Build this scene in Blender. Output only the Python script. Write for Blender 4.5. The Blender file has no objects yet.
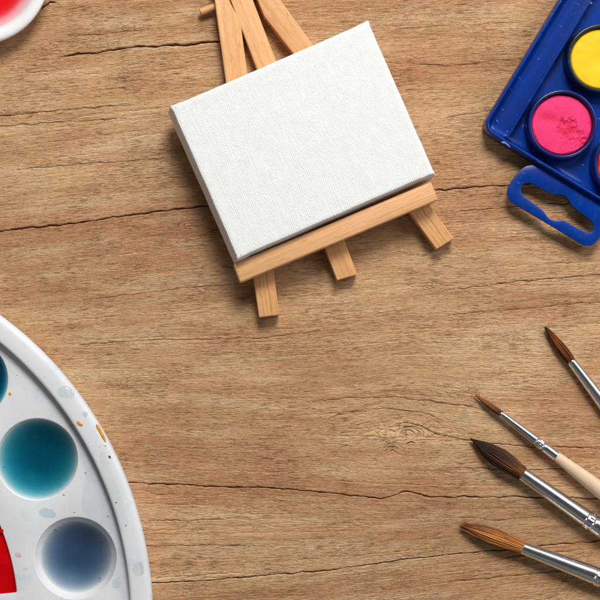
import bpy, bmesh, math, random
import numpy as np
from mathutils import Vector, Matrix

random.seed(7); RNG = np.random.default_rng(11)
S = 0.00045            # metres per unit (one unit = 0.45 mm of table)
H = 1600.0             # camera height above the table, units
NX, NY = 225.0, 365.0  # point of the table straight below the camera
R = math.radians
scene = bpy.context.scene
COL = scene.collection

def W(px, py, h=0.0):
    """point of the place seen at photo position (px,py) when it lies h above the table"""
    k = (H - h) / H
    return ((NX + (px - NX) * k) - 300.0, 300.0 - (NY + (py - NY) * k), h)

# ------------------------------------------------------------------ nodes
class NT:
    def __init__(self, name):
        self.m = bpy.data.materials.new(name); self.m.use_nodes = True
        self.t = self.m.node_tree; self.t.nodes.clear()
        self.out = self.t.nodes.new('ShaderNodeOutputMaterial')
    def n(self, typ, props=None, **ins):
        nd = self.t.nodes.new(typ)
        for k, v in (props or {}).items(): setattr(nd, k, v)
        for k, v in ins.items():
            self.set(nd.inputs[k.replace('_', ' ')] if k.replace('_', ' ') in nd.inputs else nd.inputs[k], v)
        return nd
    def set(self, sock, v):
        if isinstance(v, bpy.types.NodeSocket): self.t.links.new(v, sock)
        elif isinstance(v, (tuple, list)) and sock.type == 'RGBA' and len(v) == 3: sock.default_value = (*v, 1)
        else: sock.default_value = v
    def math(self, op, a, b=0.0, clamp=False):
        nd = self.t.nodes.new('ShaderNodeMath'); nd.operation = op; nd.use_clamp = clamp
        self.set(nd.inputs[0], a); self.set(nd.inputs[1], b); return nd.outputs[0]
    def mix(self, f, a, b, mode='MIX'):
        nd = self.t.nodes.new('ShaderNodeMix'); nd.data_type = 'RGBA'; nd.blend_type = mode
        self.set(nd.inputs[0], f); self.set(nd.inputs[6], a); self.set(nd.inputs[7], b); return nd.outputs[2]
    def ramp(self, f, *stops):
        nd = self.t.nodes.new('ShaderNodeValToRGB'); cr = nd.color_ramp
        while len(cr.elements) < len(stops): cr.elements.new(0.5)
        for e, (p, c) in zip(cr.elements, stops):
            e.position = p; e.color = (*c, 1) if isinstance(c, tuple) else (c, c, c, 1)
        self.set(nd.inputs[0], f); return nd.outputs[0]
    def step(self, f, a, b):
        nd = self.t.nodes.new('ShaderNodeMapRange'); nd.interpolation_type = 'SMOOTHSTEP'
        self.set(nd.inputs[0], f); nd.inputs[1].default_value = a; nd.inputs[2].default_value = b; return nd.outputs[0]
    def obj(self):
        c = self.t.nodes.new('ShaderNodeTexCoord').outputs['Object']
        return self.scl(c, (1 / S,) * 3)
    def scl(self, v, s, off=(0, 0, 0)):
        nd = self.t.nodes.new('ShaderNodeMapping'); self.set(nd.inputs['Vector'], v)
        nd.inputs['Scale'].default_value = s; nd.inputs['Location'].default_value = off; return nd.outputs[0]
    def noise(self, v, s=(1, 1, 1), detail=2.0, rough=0.5, dist=0.0, off=(0, 0, 0), color=False):
        if not isinstance(s, tuple): s = (s, s, s)
        nd = self.n('ShaderNodeTexNoise', Vector=self.scl(v, s, off), Scale=1.0, Detail=detail, Roughness=rough, Distortion=dist)
        return nd.outputs['Color' if color else 'Fac']
    def attr(self, name, out='Fac'):
        nd = self.t.nodes.new('ShaderNodeAttribute'); nd.attribute_name = name; return nd.outputs[out]
    def bump(self, h, dist, strength=1.0, normal=None):
        nd = self.n('ShaderNodeBump', Height=h, Distance=dist * S, Strength=strength)
        if normal: self.set(nd.inputs['Normal'], normal)
        return nd.outputs[0]
    def pbr(self, **k):
        nd = self.t.nodes.new('ShaderNodeBsdfPrincipled')
        for a, v in k.items(): self.set(nd.inputs[a.replace('_', ' ')], v)
        self.t.links.new(nd.outputs[0], self.out.inputs['Surface']); return nd
    def sep(self, v):
        nd = self.t.nodes.new('ShaderNodeSeparateXYZ'); self.set(nd.inputs[0], v); return nd.outputs

def srgb(r, g, b):
    f = lambda c: (c / 255 / 12.92) if c <= 10 else ((c / 255 + 0.055) / 1.055) ** 2.4
    return (f(r), f(g), f(b))

def mat_table():
    t = NT('weathered_wood'); g = t.attr('grain', 'Vector'); ck = t.attr('crack')
    wob = t.noise(g, (1/70, 1/22, 1), 3, .5, off=(3, 9, 0))
    gx = t.n('ShaderNodeCombineXYZ', Y=t.math('MULTIPLY', wob, 4.5)).outputs[0]
    g2 = t.n('ShaderNodeVectorMath', {'operation': 'ADD'}).outputs[0]
    nd = g2.node; t.set(nd.inputs[0], g); t.set(nd.inputs[1], gx)
    tone = t.noise(g2, (1/210, 1/24, 1), 5, .55)
    tone2 = t.noise(g, (1/260, 1/85, 1), 4, .55, off=(7, 1, 2))
    streak = t.noise(g2, (1/85, 1/3.2, 1), 4, .66, off=(1, 5, 0))
    fib = t.noise(g2, (1/30, 1/1.05, 1), 3, .62, off=(9, 2, 0))
    fine = t.noise(g2, (1/6.0, 1/.85, 1), 2, .6, off=(2, 7, 0))
    base = t.ramp(tone, (.28, srgb(176, 129, 86)), (.44, srgb(200, 153, 108)), (.56, srgb(212, 169, 124)), (.74, srgb(224, 189, 148)))
    base = t.mix(t.step(tone2, .42, .68), base, t.mix(.7, base, srgb(178, 119, 78)))
    # darker growth streaks and fibres
    c = t.mix(t.math('MULTIPLY', t.step(streak, .54, .74), .34), base, srgb(132, 88, 52))
    c = t.mix(t.math('MULTIPLY', t.step(streak, .46, .26), .45), c, srgb(214, 180, 138))
    c = t.mix(t.math('MULTIPLY', t.step(fib, .57, .72), .6), c, srgb(112, 70, 38))
    c = t.mix(t.math('MULTIPLY', t.step(fib, .44, .28), .30), c, srgb(220, 188, 148))
    c = t.mix(t.math('MULTIPLY', t.step(fine, .56, .70), .50), c, srgb(108, 70, 40))
    c = t.mix(t.math('MULTIPLY', t.step(fine, .45, .30), .42), c, srgb(234, 206, 168))
    red = t.noise(g2, (1/95, 1/13, 1), 5, .62, off=(6, 3, 3))
    c = t.mix(t.math('MULTIPLY', t.step(red, .52, .66), .40), c, srgb(172, 118, 80))
    c = t.mix(t.math('MULTIPLY', t.step(red, .46, .34), .45), c, srgb(212, 182, 142))
    dash = t.noise(g2, (1/13, 1/.75, 1), 2, .55, off=(3, 8, 5)); dm = t.step(t.noise(g, (1/60, 1/30, 1), 3, .6, off=(8, 8, 1)), .35, .65)
    dash = t.math('MULTIPLY', t.step(dash, .57, .67), dm)
    c = t.mix(t.math('MULTIPLY', dash, .72), c, srgb(96, 58, 32))
    # crazing: short checks with jogs across the grain
    jit = t.noise(g, (1/7, 1/3, 1), 2, .5, color=True)
    vv = t.n('ShaderNodeVectorMath', {'operation': 'MULTIPLY_ADD'}); t.set(vv.inputs[0], jit); vv.inputs[1].default_value = (4, 1.6, 0); t.set(vv.inputs[2], g2)
    vor = t.n('ShaderNodeTexVoronoi', {'feature': 'DISTANCE_TO_EDGE', 'voronoi_dimensions': '2D'}, Vector=t.scl(vv.outputs[0], (1/8.5, 1/2.7, 1)), Scale=1.0)
    craze = t.step(vor.outputs['Distance'], .12, .02)
    cm = t.step(t.noise(g, (1/75, 1/26, 1), 4, .65, off=(4, 4, 0)), .53, .70)
    craze = t.math('MULTIPLY', craze, cm)
    c = t.mix(t.math('MULTIPLY', craze, .38), c, srgb(96, 58, 32))
    c = t.mix(t.step(ck, .12, .95), c, srgb(66, 36, 20))
    # old smears of paint on the board
    o = t.obj()
    for sx, sy, rr, col, amt in ((464, 416, 5.5, srgb(140, 146, 124), .5), (456, 421, 3.5, srgb(140, 146, 124), .4), (227, 431, 4.0, srgb(214, 176, 160), .55), (312, 548, 3.5, srgb(214, 180, 165), .45), (548, 344, 4.0, srgb(150, 146, 124), .4)):
        dn = t.n('ShaderNodeVectorMath', {'operation': 'DISTANCE'}); t.set(dn.inputs[0], o); dn.inputs[1].default_value = (sx - 300, 300 - sy, 0)
        dd = t.math('ADD', dn.outputs['Value'], t.math('MULTIPLY', t.math('SUBTRACT', t.noise(o, (1/4, 1/2, 1), 3, .6, off=(sx, sy, 0)), .5), rr * 2.2))
        c = t.mix(t.math('MULTIPLY', t.step(dd, rr, rr * .5), amt), c, col)
    h = t.math('ADD', t.math('MULTIPLY', fib, 1.0), t.math('MULTIPLY', streak, .5))
    h = t.math('ADD', h, t.math('MULTIPLY', fine, .95)); h = t.math('SUBTRACT', h, t.math('MULTIPLY', dash, .6))
    h = t.math('SUBTRACT', h, t.math('MULTIPLY', craze, .5))
    sm = t.step(fib, .57, .70); h = t.math('SUBTRACT', h, t.math('MULTIPLY', sm, .35))
    t.pbr(Base_Color=c, Roughness=t.math('ADD', t.math('MULTIPLY', fine, .25), .44), Specular_IOR_Level=.32, Normal=t.bump(h, 1.35, .95))
    return t.m

def mat_beech(name, a, b, dark, end=False):
    t = NT(name); o = t.obj()
    gr = t.noise(o, (1/110, 1/3.2, 1/6), 4, .6, dist=.6)
    fl = t.noise(o, (1/9, 1/.8, 1/1.5), 2, .55, off=(3, 3, 3))
    c = t.ramp(gr, (.30, b), (.5, a), (.72, tuple(min(1, x * 1.18) for x in a)))
    c = t.mix(t.math('MULTIPLY', t.step(gr, .58, .66), .55), c, dark)
    c = t.mix(t.math('MULTIPLY', t.step(fl, .58, .72), .6), c, dark)
    blot = t.noise(o, (1/40, 1/18, 1/18), 2, .5, off=(8, 1, 4))
    c = t.mix(t.math('MULTIPLY', t.step(blot, .5, .75), .3), c, b)
    rnd = t.n('ShaderNodeObjectInfo').outputs['Random']
    c = t.mix(t.math('MULTIPLY', rnd, .45), c, t.mix(1.0, c, (.86, .78, .70), 'MULTIPLY'))
    c = t.mix(t.math('MULTIPLY', t.step(t.noise(o, (1/160, 1/5, 1/9), 3, .6, dist=1.2, off=(1, 7, 3)), .48, .62), .38), c, b)
    t.pbr(Base_Color=c, Roughness=.5, Specular_IOR_Level=.35, Normal=t.bump(t.math('ADD', fl, gr), .5, .5))
    return t.m

def mat_canvas():
    t = NT('primed_canvas'); o = t.obj()
    wv = t.noise(o, (1/14, 1/14, 1/14), 2, .5, color=True)
    vv = t.n('ShaderNodeVectorMath', {'operation': 'MULTIPLY_ADD'}); t.set(vv.inputs[0], wv); vv.inputs[1].default_value = (3.6, 3.6, 3.6); t.set(vv.inputs[2], o)
    x, y, z = t.sep(vv.outputs[0])
    p = 2 * math.pi / 2.05; am = t.step(t.noise(o, 1/9, 3, .6, off=(6, 2, 9)), .35, .68)
    sx = t.math('SINE', t.math('MULTIPLY', x, p)); sy = t.math('SINE', t.math('MULTIPLY', t.math('ADD', y, z), p))
    weave = t.math('ADD', t.math('MULTIPLY', sx, .5), t.math('MULTIPLY', sy, .38))
    weave = t.math('ADD', weave, t.math('MULTIPLY', t.math('MULTIPLY', sx, sy), .5))
    weave = t.math('MULTIPLY', weave, t.math('ADD', t.math('MULTIPLY', am, .75), .3))
    nz = t.noise(o, .42, 3, .6)
    slub = t.noise(o, (1/2.3, 1/16, 1/16), 2, .6, off=(5, 2, 1))
    h = t.math('ADD', weave, t.math('ADD', t.math('MULTIPLY', nz, 3.4), t.math('MULTIPLY', slub, 2.4)))
    c = t.mix(t.step(t.math('ADD', weave, t.math('MULTIPLY', nz, 1.0)), .2, -.7), (.775, .78, .775), (.72, .725, .725))
    t.pbr(Base_Color=c, Roughness=.85, Specular_IOR_Level=.2, Normal=t.bump(t.math('ADD', h, t.math('MULTIPLY', t.noise(o, 1/24, 3, .5, off=(3, 1, 2)), 6.0)), .22, .6))
    return t.m

def mat_blue(name, col, rough=.32, fleck=True):
    t = NT(name); o = t.obj()
    n1 = t.noise(o, 1/30, 3, .55); n2 = t.noise(o, .5, 3, .6)
    c = t.mix(t.step(n1, .35, .7), col, tuple(x * .78 for x in col))
    if fleck:
        sp = t.noise(o, (.32, .32, .32), 1, .4, dist=.8, off=(2, 3, 1))
        sc = t.noise(o, (1/13, 1/1.4, .2), 1, .4, off=(4, 9, 2))
        f = t.math('MAXIMUM', t.step(sp, .80, .84), t.math('MULTIPLY', t.step(sc, .75, .79), .4))
        c = t.mix(f, c, srgb(165, 185, 215))
        c = t.mix(t.math('MULTIPLY', t.step(t.noise(o, 1/9, 4, .65, off=(1, 1, 7)), .55, .75), .22), c, srgb(40, 92, 176))
    t.pbr(Base_Color=c, Roughness=t.math('ADD', t.math('MULTIPLY', n1, .18), rough - .17), Specular_IOR_Level=.36, Normal=t.bump(n2, .10, .3))
    return t.m

def mat_white(name, col=(.73, .74, .76), rough=.36, ):
    t = NT(name); o = t.obj()
    n = t.noise(o, 1/50, 3, .5); sp = t.noise(o, .62, 1, .4, off=(5, 5, 5))
    c = t.mix(t.step(n, .35, .75), col, tuple(x * .93 for x in col))
    st = t.noise(o, (1/22, 1/22, 1/22), 4, .6, off=(2, 8, 1))
    c = t.mix(t.math('MULTIPLY', t.step(st, .58, .66), .30), c, srgb(186, 206, 214))
    c = t.mix(t.math('MULTIPLY', t.step(sp, .775, .80), .8), c, srgb(70, 84, 96))
    t.pbr(Base_Color=c, Roughness=t.math('ADD', t.math('MULTIPLY', st, .35), rough - .15), Specular_IOR_Level=.4, Normal=t.bump(t.noise(o, 1/7, 3, .5), .35, .3))
    return t.m

def mat_liquid(name, col, density):
    t = NT(name); tr = t.n('ShaderNodeBsdfTransparent', Color=(1, 1, 1)); gl = t.n('ShaderNodeBsdfGlossy', Color=(1, 1, 1), Roughness=.03)
    fr = t.n('ShaderNodeFresnel', IOR=1.33)
    mx = t.n('ShaderNodeMixShader'); t.set(mx.inputs[0], t.math('MULTIPLY', fr.outputs[0], t.math('SUBTRACT', 1.0, t.n('ShaderNodeNewGeometry').outputs['Backfacing']))); t.set(mx.inputs[1], tr.outputs[0]); t.set(mx.inputs[2], gl.outputs[0])
    t.t.links.new(mx.outputs[0], t.out.inputs['Surface'])
    va = t.n('ShaderNodeVolumeAbsorption', Color=col, Density=density)
    t.t.links.new(va.outputs[0], t.out.inputs['Volume']); return t.m

def mat_paint(name, a, b, rough=.35, scale=.2, bump=.3):
    t = NT(name); o = t.obj(); n = t.noise(o, scale, 4, .6)
    t.pbr(Base_Color=t.mix(t.step(n, .35, .68), a, b), Roughness=rough, Specular_IOR_Level=.4, Normal=t.bump(t.noise(o, scale * 2.5, 3, .6), bump, .6))
    return t.m

def mat_cake(name, dry, wet, speck, amt):
    t = NT(name); o = t.obj(); pit = t.attr('wet')
    n = t.noise(o, 1/11, 4, .6); sp = t.noise(o, .55, 2, .5, off=(1, 4, 6)); fz = t.noise(o, .9, 2, .6)
    c = t.mix(t.math('MULTIPLY', t.step(n, .42, .68), .6), dry, tuple(x * y for x, y in zip(dry, (.94, 1 - .42 * amt, 1 - .3 * amt))))
    c = t.mix(t.math('MULTIPLY', t.step(sp, .66, .74), amt), c, speck)
    c = t.mix(pit, c, wet)
    t.pbr(Base_Color=c, Roughness=.55, Specular_IOR_Level=.3, Normal=t.bump(t.math('ADD', fz, t.math('MULTIPLY', n, 2)), .7 * amt + .12, .6))
    return t.m

def mat_metal():
    t = NT('nickel_ferrule'); o = t.obj()
    n = t.noise(o, (1/60, 1/2.5, 1/2.5), 3, .6); m = t.noise(o, 1/6, 3, .6, off=(2, 2, 2))
    c = t.mix(t.step(m, .45, .75), (.86, .86, .86), (.74, .75, .76))
    t.pbr(Base_Color=c, Metallic=1.0, Roughness=t.math('ADD', t.math('MULTIPLY', n, .16), .15), Normal=t.bump(m, .05, .2))
    return t.m

def mat_hair(name, a, b, stops):
    """strand colour a..b, times a root-to-tip tone"""
    t = NT(name); st = t.attr('strand'); al = t.attr('along')
    c = t.mix(st, a, b)
    c = t.mix(1.0, c, t.ramp(al, *stops), 'MULTIPLY')
    t.pbr(Base_Color=c, Roughness=.5, Specular_IOR_Level=.22)
    return t.m

# ------------------------------------------------------------------ objects
def tag(o, label=None, cat=None, group=None, kind=None):
    if label: o['label'] = label
    if cat: o['category'] = cat
    if group: o['group'] = group
    if kind: o['kind'] = kind
    return o

def thing(name, label, cat, q, rot=(0, 0, 0), group=None):
    o = bpy.data.objects.new(name, None); COL.objects.link(o); o.empty_display_size = .01
    o.location = Vector(q) * S; o.rotation_euler = rot
    o['q'] = 0; del o['q']
    return tag(o, label, cat, group)

def mk(name, V, F, mat, parent=None, loc=(0, 0, 0), rot=(0, 0, 0), smooth=True, angle=38, attrs=None):
    me = bpy.data.meshes.new(name)
    me.from_pydata([(x * S, y * S, z * S) for x, y, z in V], [], F); me.update()
    bm = bmesh.new(); bm.from_mesh(me); bmesh.ops.recalc_face_normals(bm, faces=bm.faces); bm.to_mesh(me); bm.free()
    for k, vals in (attrs or {}).items():
        a = me.attributes.new(k, 'FLOAT', 'POINT'); a.data.foreach_set('value', np.asarray(vals, dtype=np.float32))
    if smooth:
        me.shade_smooth(); me.set_sharp_from_angle(angle=R(angle))
    me.materials.append(mat)
    o = bpy.data.objects.new(name, me); COL.objects.link(o)
    o.location = Vector(loc) * S; o.rotation_euler = rot
    if parent: o.parent = parent
    return o

def mk_bm(name, bm, mat, parent=None, loc=(0, 0, 0), rot=(0, 0, 0), angle=38, attrs=None):
    bm.verts.index_update()
    V = [tuple(v.co) for v in bm.verts]; F = [[v.index for v in f.verts] for f in bm.faces]; bm.free()
    return mk(name, V, F, mat, parent, loc, rot, True, angle, attrs)

def rel(q, base):
    return (q[0] - base[0], q[1] - base[1], q[2] - base[2])

def chaikin(P, n=2):
    for _ in range(n):
        Q = []
        for i, a in enumerate(P):
            b = P[(i + 1) % len(P)]
            Q += [(a[0] * .75 + b[0] * .25, a[1] * .75 + b[1] * .25), (a[0] * .25 + b[0] * .75, a[1] * .25 + b[1] * .75)]
        P = Q
    return P

def prism(outer, z0, z1, holes=(), bevel=0.0, seg=2):
    bm = bmesh.new(); loops = [outer] + list(holes); es = []; tops = []
    for L in loops:
        vs = [bm.verts.new((x, y, z1)) for x, y in L]; tops.append(vs)
        es += [bm.edges.new((vs[i], vs[(i + 1) % len(vs)])) for i in range(len(vs))]
    if holes: bmesh.ops.triangle_fill(bm, edges=es, use_beauty=True)
    else: bm.faces.new(tops[0])
    top_faces = list(bm.faces)
    mp = {}
    for vs in tops:
        for v in vs: mp[v] = bm.verts.new((v.co.x, v.co.y, z0))
    for f in top_faces: bm.faces.new([mp[v] for v in reversed(f.verts)])
    for vs in tops:
        for i in range(len(vs)):
            a, b = vs[i], vs[(i + 1) % len(vs)]; bm.faces.new((a, mp[a], mp[b], b))
    bmesh.ops.recalc_face_normals(bm, faces=bm.faces)
    if bevel:
        e = [e for e in bm.edges if len(e.link_faces) == 2 and e.calc_face_angle(0) > R(50)]
        bmesh.ops.bevel(bm, geom=e, offset=bevel, segments=seg, profile=.5, affect='EDGES', clamp_overlap=True)
    return bm

def lathe(profile, n=96, c=(0, 0), V=None, F=None):
    """rings about a vertical axis; a radius of 0 closes to a point"""
    V = [] if V is None else V; F = [] if F is None else F; prev = None
    for r, z in profile:
        if r <= 1e-6: ring = [len(V)]; V.append((c[0], c[1], z))
        else:
            ring = list(range(len(V), len(V) + n))
            V += [(c[0] + r * math.cos(2 * math.pi * i / n), c[1] + r * math.sin(2 * math.pi * i / n), z) for i in range(n)]
        if prev:
            for i in range(n):
                j = (i + 1) % n
                if len(ring) == 1: F.append((prev[i], prev[j], ring[0]))
                elif len(prev) == 1: F.append((prev[0], ring[j], ring[i]))
                else: F.append((prev[i], prev[j], ring[j], ring[i]))
        prev = ring
    return V, F

def blob(poly, z, h, rings=5, smooth=2, power=.5):
    """a low rounded puddle with the given outline"""
    P = chaikin(poly, smooth); cx = sum(p[0] for p in P) / len(P); cy = sum(p[1] for p in P) / len(P); n = len(P)
    V, F = [], []
    prof = [(1, -.15)] + [(math.cos(a), math.sin(a) ** power if a else 0) for a in [i * (math.pi / 2) / rings for i in range(rings)]]
    for s, hh in prof:
        V += [(cx + (x - cx) * s, cy + (y - cy) * s, z + h * hh) for x, y in P]
    V.append((cx, cy, z + h)); R_ = len(prof)
    for k in range(R_ - 1):
        for i in range(n):
            j = (i + 1) % n; F.append((k * n + i, k * n + j, (k + 1) * n + j, (k + 1) * n + i))
    for i in range(n): F.append(((R_ - 1) * n + i, (R_ - 1) * n + (i + 1) % n, len(V) - 1))
    F.append(tuple(range(n - 1, -1, -1)))
    return V, F

# ------------------------------------------------------------------ table
def n1(L, step, amp, rng):
    k = int(L / step) + 4; return lambda u: np.interp(u, np.arange(k) * step, rng.uniform(-amp, amp, k))

def make_table():
    d = np.arange(-14, 614.01, .6)
    e1 = np.concatenate([np.arange(-1500, -200, 60), np.arange(-200, -14, 8)]); e2 = np.concatenate([np.arange(615, 800, 8), np.arange(800, 2100, 60)])
    us = np.concatenate([e1, d, e2]); vs = us.copy()
    U, V = np.meshgrid(us, vs)
    # grain: iso-lines read from the long cracks
    xs = np.linspace(-300, 900, 121)
    lines = [(-400, [(-300, -360), (900, -440)]), (50, [(-100, 66), (0, 61), (215, 42), (600, 22), (700, 18)]),
             (200, [(-100, 243), (0, 231), (205, 206), (437, 190), (600, 181), (700, 177)]),
             (320, [(-100, 338), (0, 333), (300, 320), (600, 303), (700, 298)]),
             (420, [(-100, 418), (300, 421), (600, 424), (700, 424)]),
             (488, [(-100, 475), (130, 483), (280, 489), (380, 495), (460, 496), (700, 498)]),
             (568, [(-100, 606), (155, 583), (330, 570), (470, 553), (600, 540), (700, 532)]),
             (1000, [(-300, 1020), (900, 980)])]
    ker = np.hanning(15); ker /= ker.sum()
    YL = []
    for _, p in lines:
        y = np.interp(xs, [a for a, _ in p], [b for _, b in p])
        y = np.convolve(np.pad(y, 7, mode='edge'), ker, mode='valid'); YL.append(np.interp(us, xs, y))
    YL = np.array(YL); VP = np.array([l[0] for l in lines], float)
    G = np.empty_like(V)
    for j in range(len(us)): G[:, j] = np.interp(vs, YL[:, j], VP)
    # knot: rings round (407,437), grain arching above it
    du, dv = (U - 403), (V - 436)
    G += np.where(dv < 0, 17, 7) * np.exp(-(du / np.where(du < 0, 50, 62)) ** 2) * (-np.tanh(dv / 19)) * np.exp(-np.abs(dv) / np.where(dv < 0, 52, 26))
    G += 5 * np.exp(-((U - 393) / 9) ** 2 - ((V - 449) / 6) ** 2) + 5 * np.exp(-((U - 413) / 10) ** 2 - ((V - 431) / 5) ** 2)
    Z = np.zeros_like(U); C = np.zeros_like(U)
    rng = np.random.default_rng(5)
    def groove(dist, w, depth, strength):
        a = np.clip(1 - np.abs(dist) / np.maximum(w, .05), 0, 1); a = a * a * (3 - 2 * a)
        lip = np.exp(-((np.abs(dist) - w * 1.5) / (w * .8)) ** 2)
        return a * strength, -depth * a + .12 * depth * lip * np.sign(dist + 1e-6).clip(0, 1)
    main = [([(-60, 239), (0, 231), (60, 225), (130, 215), (205, 206), (300, 199), (437, 190), (508, 185), (620, 178)], 1.35, 3.0),
            ([(56, 57), (65, 55.5), (95, 53), (110, 49.5), (128, 47.5), (160, 46), (215, 42), (262, 37)], 1.9, 3.4),
            ([(95, 480), (130, 483), (200, 486), (280, 489), (330, 493), (380, 498), (392, 497), (403, 491.5), (412, 492), (430, 497), (520, 497), (640, 499)], 1.15, 2.6),
            ([(110, 590), (155, 583), (240, 578), (330, 570), (400, 560), (470, 553), (520, 548), (640, 537)], 1.05, 2.3),
            ([(396, 424), (408, 423), (420, 426), (438, 435), (462, 440), (520, 446), (640, 450)], .75, 1.8),
            ([(-20, 117), (40, 112), (100, 107), (150, 104)], .7, 1.4), ([(-20, 128), (60, 122), (130, 118)], .6, 1.2),
            ([(60, 36), (90, 34), (130, 31), (160, 28)], .7, 1.5), ([(36, 11), (43, 7), (50, 3), (58, 2)], 1.8, 2.5),
            ([(446, 212), (520, 206), (640, 199)], .8, 1.6), ([(440, 291), (520, 281), (640, 272)], .7, 1.5),
            ([(440, 316), (520, 309), (640, 298)], .65, 1.3), ([(120, 548), (180, 545), (260, 546)], .55, 1.2),
            ([(140, 520), (190, 521), (250, 517)], .5, 1.1), ([(300, 403), (350, 398), (395, 397), (440, 402), (500, 412)], .5, 1.0),
            ([(318, 421), (350, 412), (385, 409), (420, 412), (455, 424)], .45, 1.0), ([(447, 467), (520, 470), (600, 468)], .6, 1.3),
            ([(445, 516), (500, 520), (560, 516)], .5, 1.1), ([(440, 582), (520, 575), (620, 566)], .7, 1.4),
            ([(70, 345), (150, 340), (260, 338), (330, 330)], .55, 1.1), ([(80, 300), (170, 290), (240, 283)], .5, 1.1),
            ([(400, 62), (450, 66), (505, 60), (540, 57)], .6, 1.2), ([(440, 118), (480, 112), (500, 110)], .5, 1.1),
            ([(385, 30), (440, 26), (520, 22)], .5, 1.0), ([(10, 170), (90, 163), (180, 157)], .5, 1.0),
            ([(381, 456), (383, 449), (388, 444), (395, 443), (401, 447), (409, 453)], .6, 1.0), ([(384, 452), (389, 447.5), (395, 447), (400, 451)], .6, 1.4), ([(389, 451), (393, 450), (398, 454)], .6, 1.2),
            ([(397, 428), (404, 426.5), (412, 428), (419, 432), (425, 438)], .6, 1.0), ([(402, 431), (410, 431), (417, 435)], .7, 1.4), ([(405, 444), (411, 442), (416, 444)], 1.0, 1.6)]
    iu = lambda a, b: slice(np.searchsorted(us, a), np.searchsorted(us, b))
    for p, w, dep in main:
        w = max(.72, w * .86); a, b = p[0][0], p[-1][0]; cs = iu(a, b); uu = us[cs]
        yl = np.interp(uu, [q[0] for q in p], [q[1] for q in p])
        yl = yl + n1(1400, 9, .8, rng)(uu + 400) + n1(1400, 2.6, .38, rng)(uu + 400)
        ww = w * (1 + n1(1400, 7, .42, rng)(uu + 400)) * np.clip((uu - a) / min(25, (b - a) / 4) + .1, 0, 1) * np.clip((b - uu) / min(25, (b - a) / 4) + .1, 0, 1)
        rs = iu(yl.min() - 12, yl.max() + 12)
        dist = V[rs, cs] - yl[None, :]
        s, z = groove(dist, ww[None, :] + 0 * dist, dep, 1.0)
        C[rs, cs] = np.maximum(C[rs, cs], s); Z[rs, cs] = np.minimum(Z[rs, cs], 0) + z
    # short checks that follow the grain
    for k in range(560):
        u0 = rng.uniform(-10, 600); v0 = rng.uniform(-10, 610); L = rng.uniform(12, 90) if k % 4 else rng.uniform(80, 200)
        w = rng.uniform(.66, .95); dep = rng.uniform(.3, .8); st = rng.uniform(.08, .42)
        r0 = np.searchsorted(vs, v0); c0 = np.searchsorted(us, u0); c = G[min(r0, len(vs) - 1), min(c0, len(us) - 1)]
        cs = iu(u0, u0 + L); rs = iu(v0 - 26, v0 + 26); uu = us[cs]
        if len(uu) < 4: continue
        dist = G[rs, cs] - c - (n1(120 + L, 6, .7, rng)(uu - u0) + n1(120 + L, 2, .3, rng)(uu - u0))[None, :]
        ww = w * np.clip((uu - u0) / 9, 0, 1) * np.clip((u0 + L - uu) / 9, 0, 1) * (1 + n1(120 + L, 5, .5, rng)(uu - u0))
        s, z = groove(dist, ww[None, :] + 0 * dist, dep, st)
        C[rs, cs] = np.maximum(C[rs, cs], s); Z[rs, cs] += z
    Z = np.clip(Z, -4, .25)
    nu, nv = len(us), len(vs)
    top = np.stack([(U - 300), (300 - V), Z], -1).reshape(-1, 3)
    idx = np.arange(nu * nv).reshape(nv, nu)
    Q = np.stack([idx[:-1, :-1], idx[1:, :-1], idx[1:, 1:], idx[:-1, 1:]], -1).reshape(-1, 4)
    x0, x1 = us[0] - 300, us[-1] - 300
    y1, y0 = 300 - vs[0], 300 - vs[-1]
    # plank thickness: four sides and an underside, butted to the sheet
    slab = np.array([(x0, y1, 0), (x1, y1, 0), (x1, y0, 0), (x0, y0, 0), (x0, y1, -70), (x1, y1, -70), (x1, y0, -70), (x0, y0, -70)], float)
    b = len(top); SQ = np.array([(0, 1, 5, 4), (1, 2, 6, 5), (2, 3, 7, 6), (3, 0, 4, 7), (4, 5, 6, 7)]) + b
    verts = np.concatenate([top, slab]) * S; faces = np.concatenate([Q, SQ])
    me = bpy.data.meshes.new('table_top')
    me.vertices.add(len(verts)); me.vertices.foreach_set('co', verts.astype(np.float32).ravel())
    me.loops.add(faces.size); me.loops.foreach_set('vertex_index', faces.astype(np.int32).ravel())
    me.polygons.add(len(faces)); me.polygons.foreach_set('loop_start', np.arange(0, faces.size, 4, dtype=np.int32))
    me.update(calc_edges=True); me.validate()
    sm = np.ones(len(faces), dtype=bool); sm[-5:] = False; me.polygons.foreach_set('use_smooth', sm)
    g = np.zeros((len(verts), 3), np.float32); g[:b, 0] = U.ravel(); g[:b, 1] = G.ravel(); g[b:, :2] = slab[:, :2]
    a = me.attributes.new('grain', 'FLOAT_VECTOR', 'POINT'); a.data.foreach_set('vector', g.ravel())
    cc = np.zeros(len(verts), np.float32); cc[:b] = C.ravel()
    a = me.attributes.new('crack', 'FLOAT', 'POINT'); a.data.foreach_set('value', cc)
    me.materials.append(mat_table())
    o = bpy.data.objects.new('table_top', me); COL.objects.link(o)
    tag(o, 'weathered light brown wooden table top with long cracks and a knot', kind='structure'); return o
make_table()

# ------------------------------------------------------------------ easel and canvas
BEECH = mat_beech('beech_easel', srgb(226, 172, 116), srgb(206, 148, 92), srgb(158, 100, 54))
BEECH2 = mat_beech('beech_ledge', srgb(222, 170, 120), srgb(208, 152, 102), srgb(172, 118, 74))
eb = W(300, 150, 0)
easel = thing('mini_easel', 'small folded beech wood easel lying flat under the white canvas', 'easel', eb)

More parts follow.
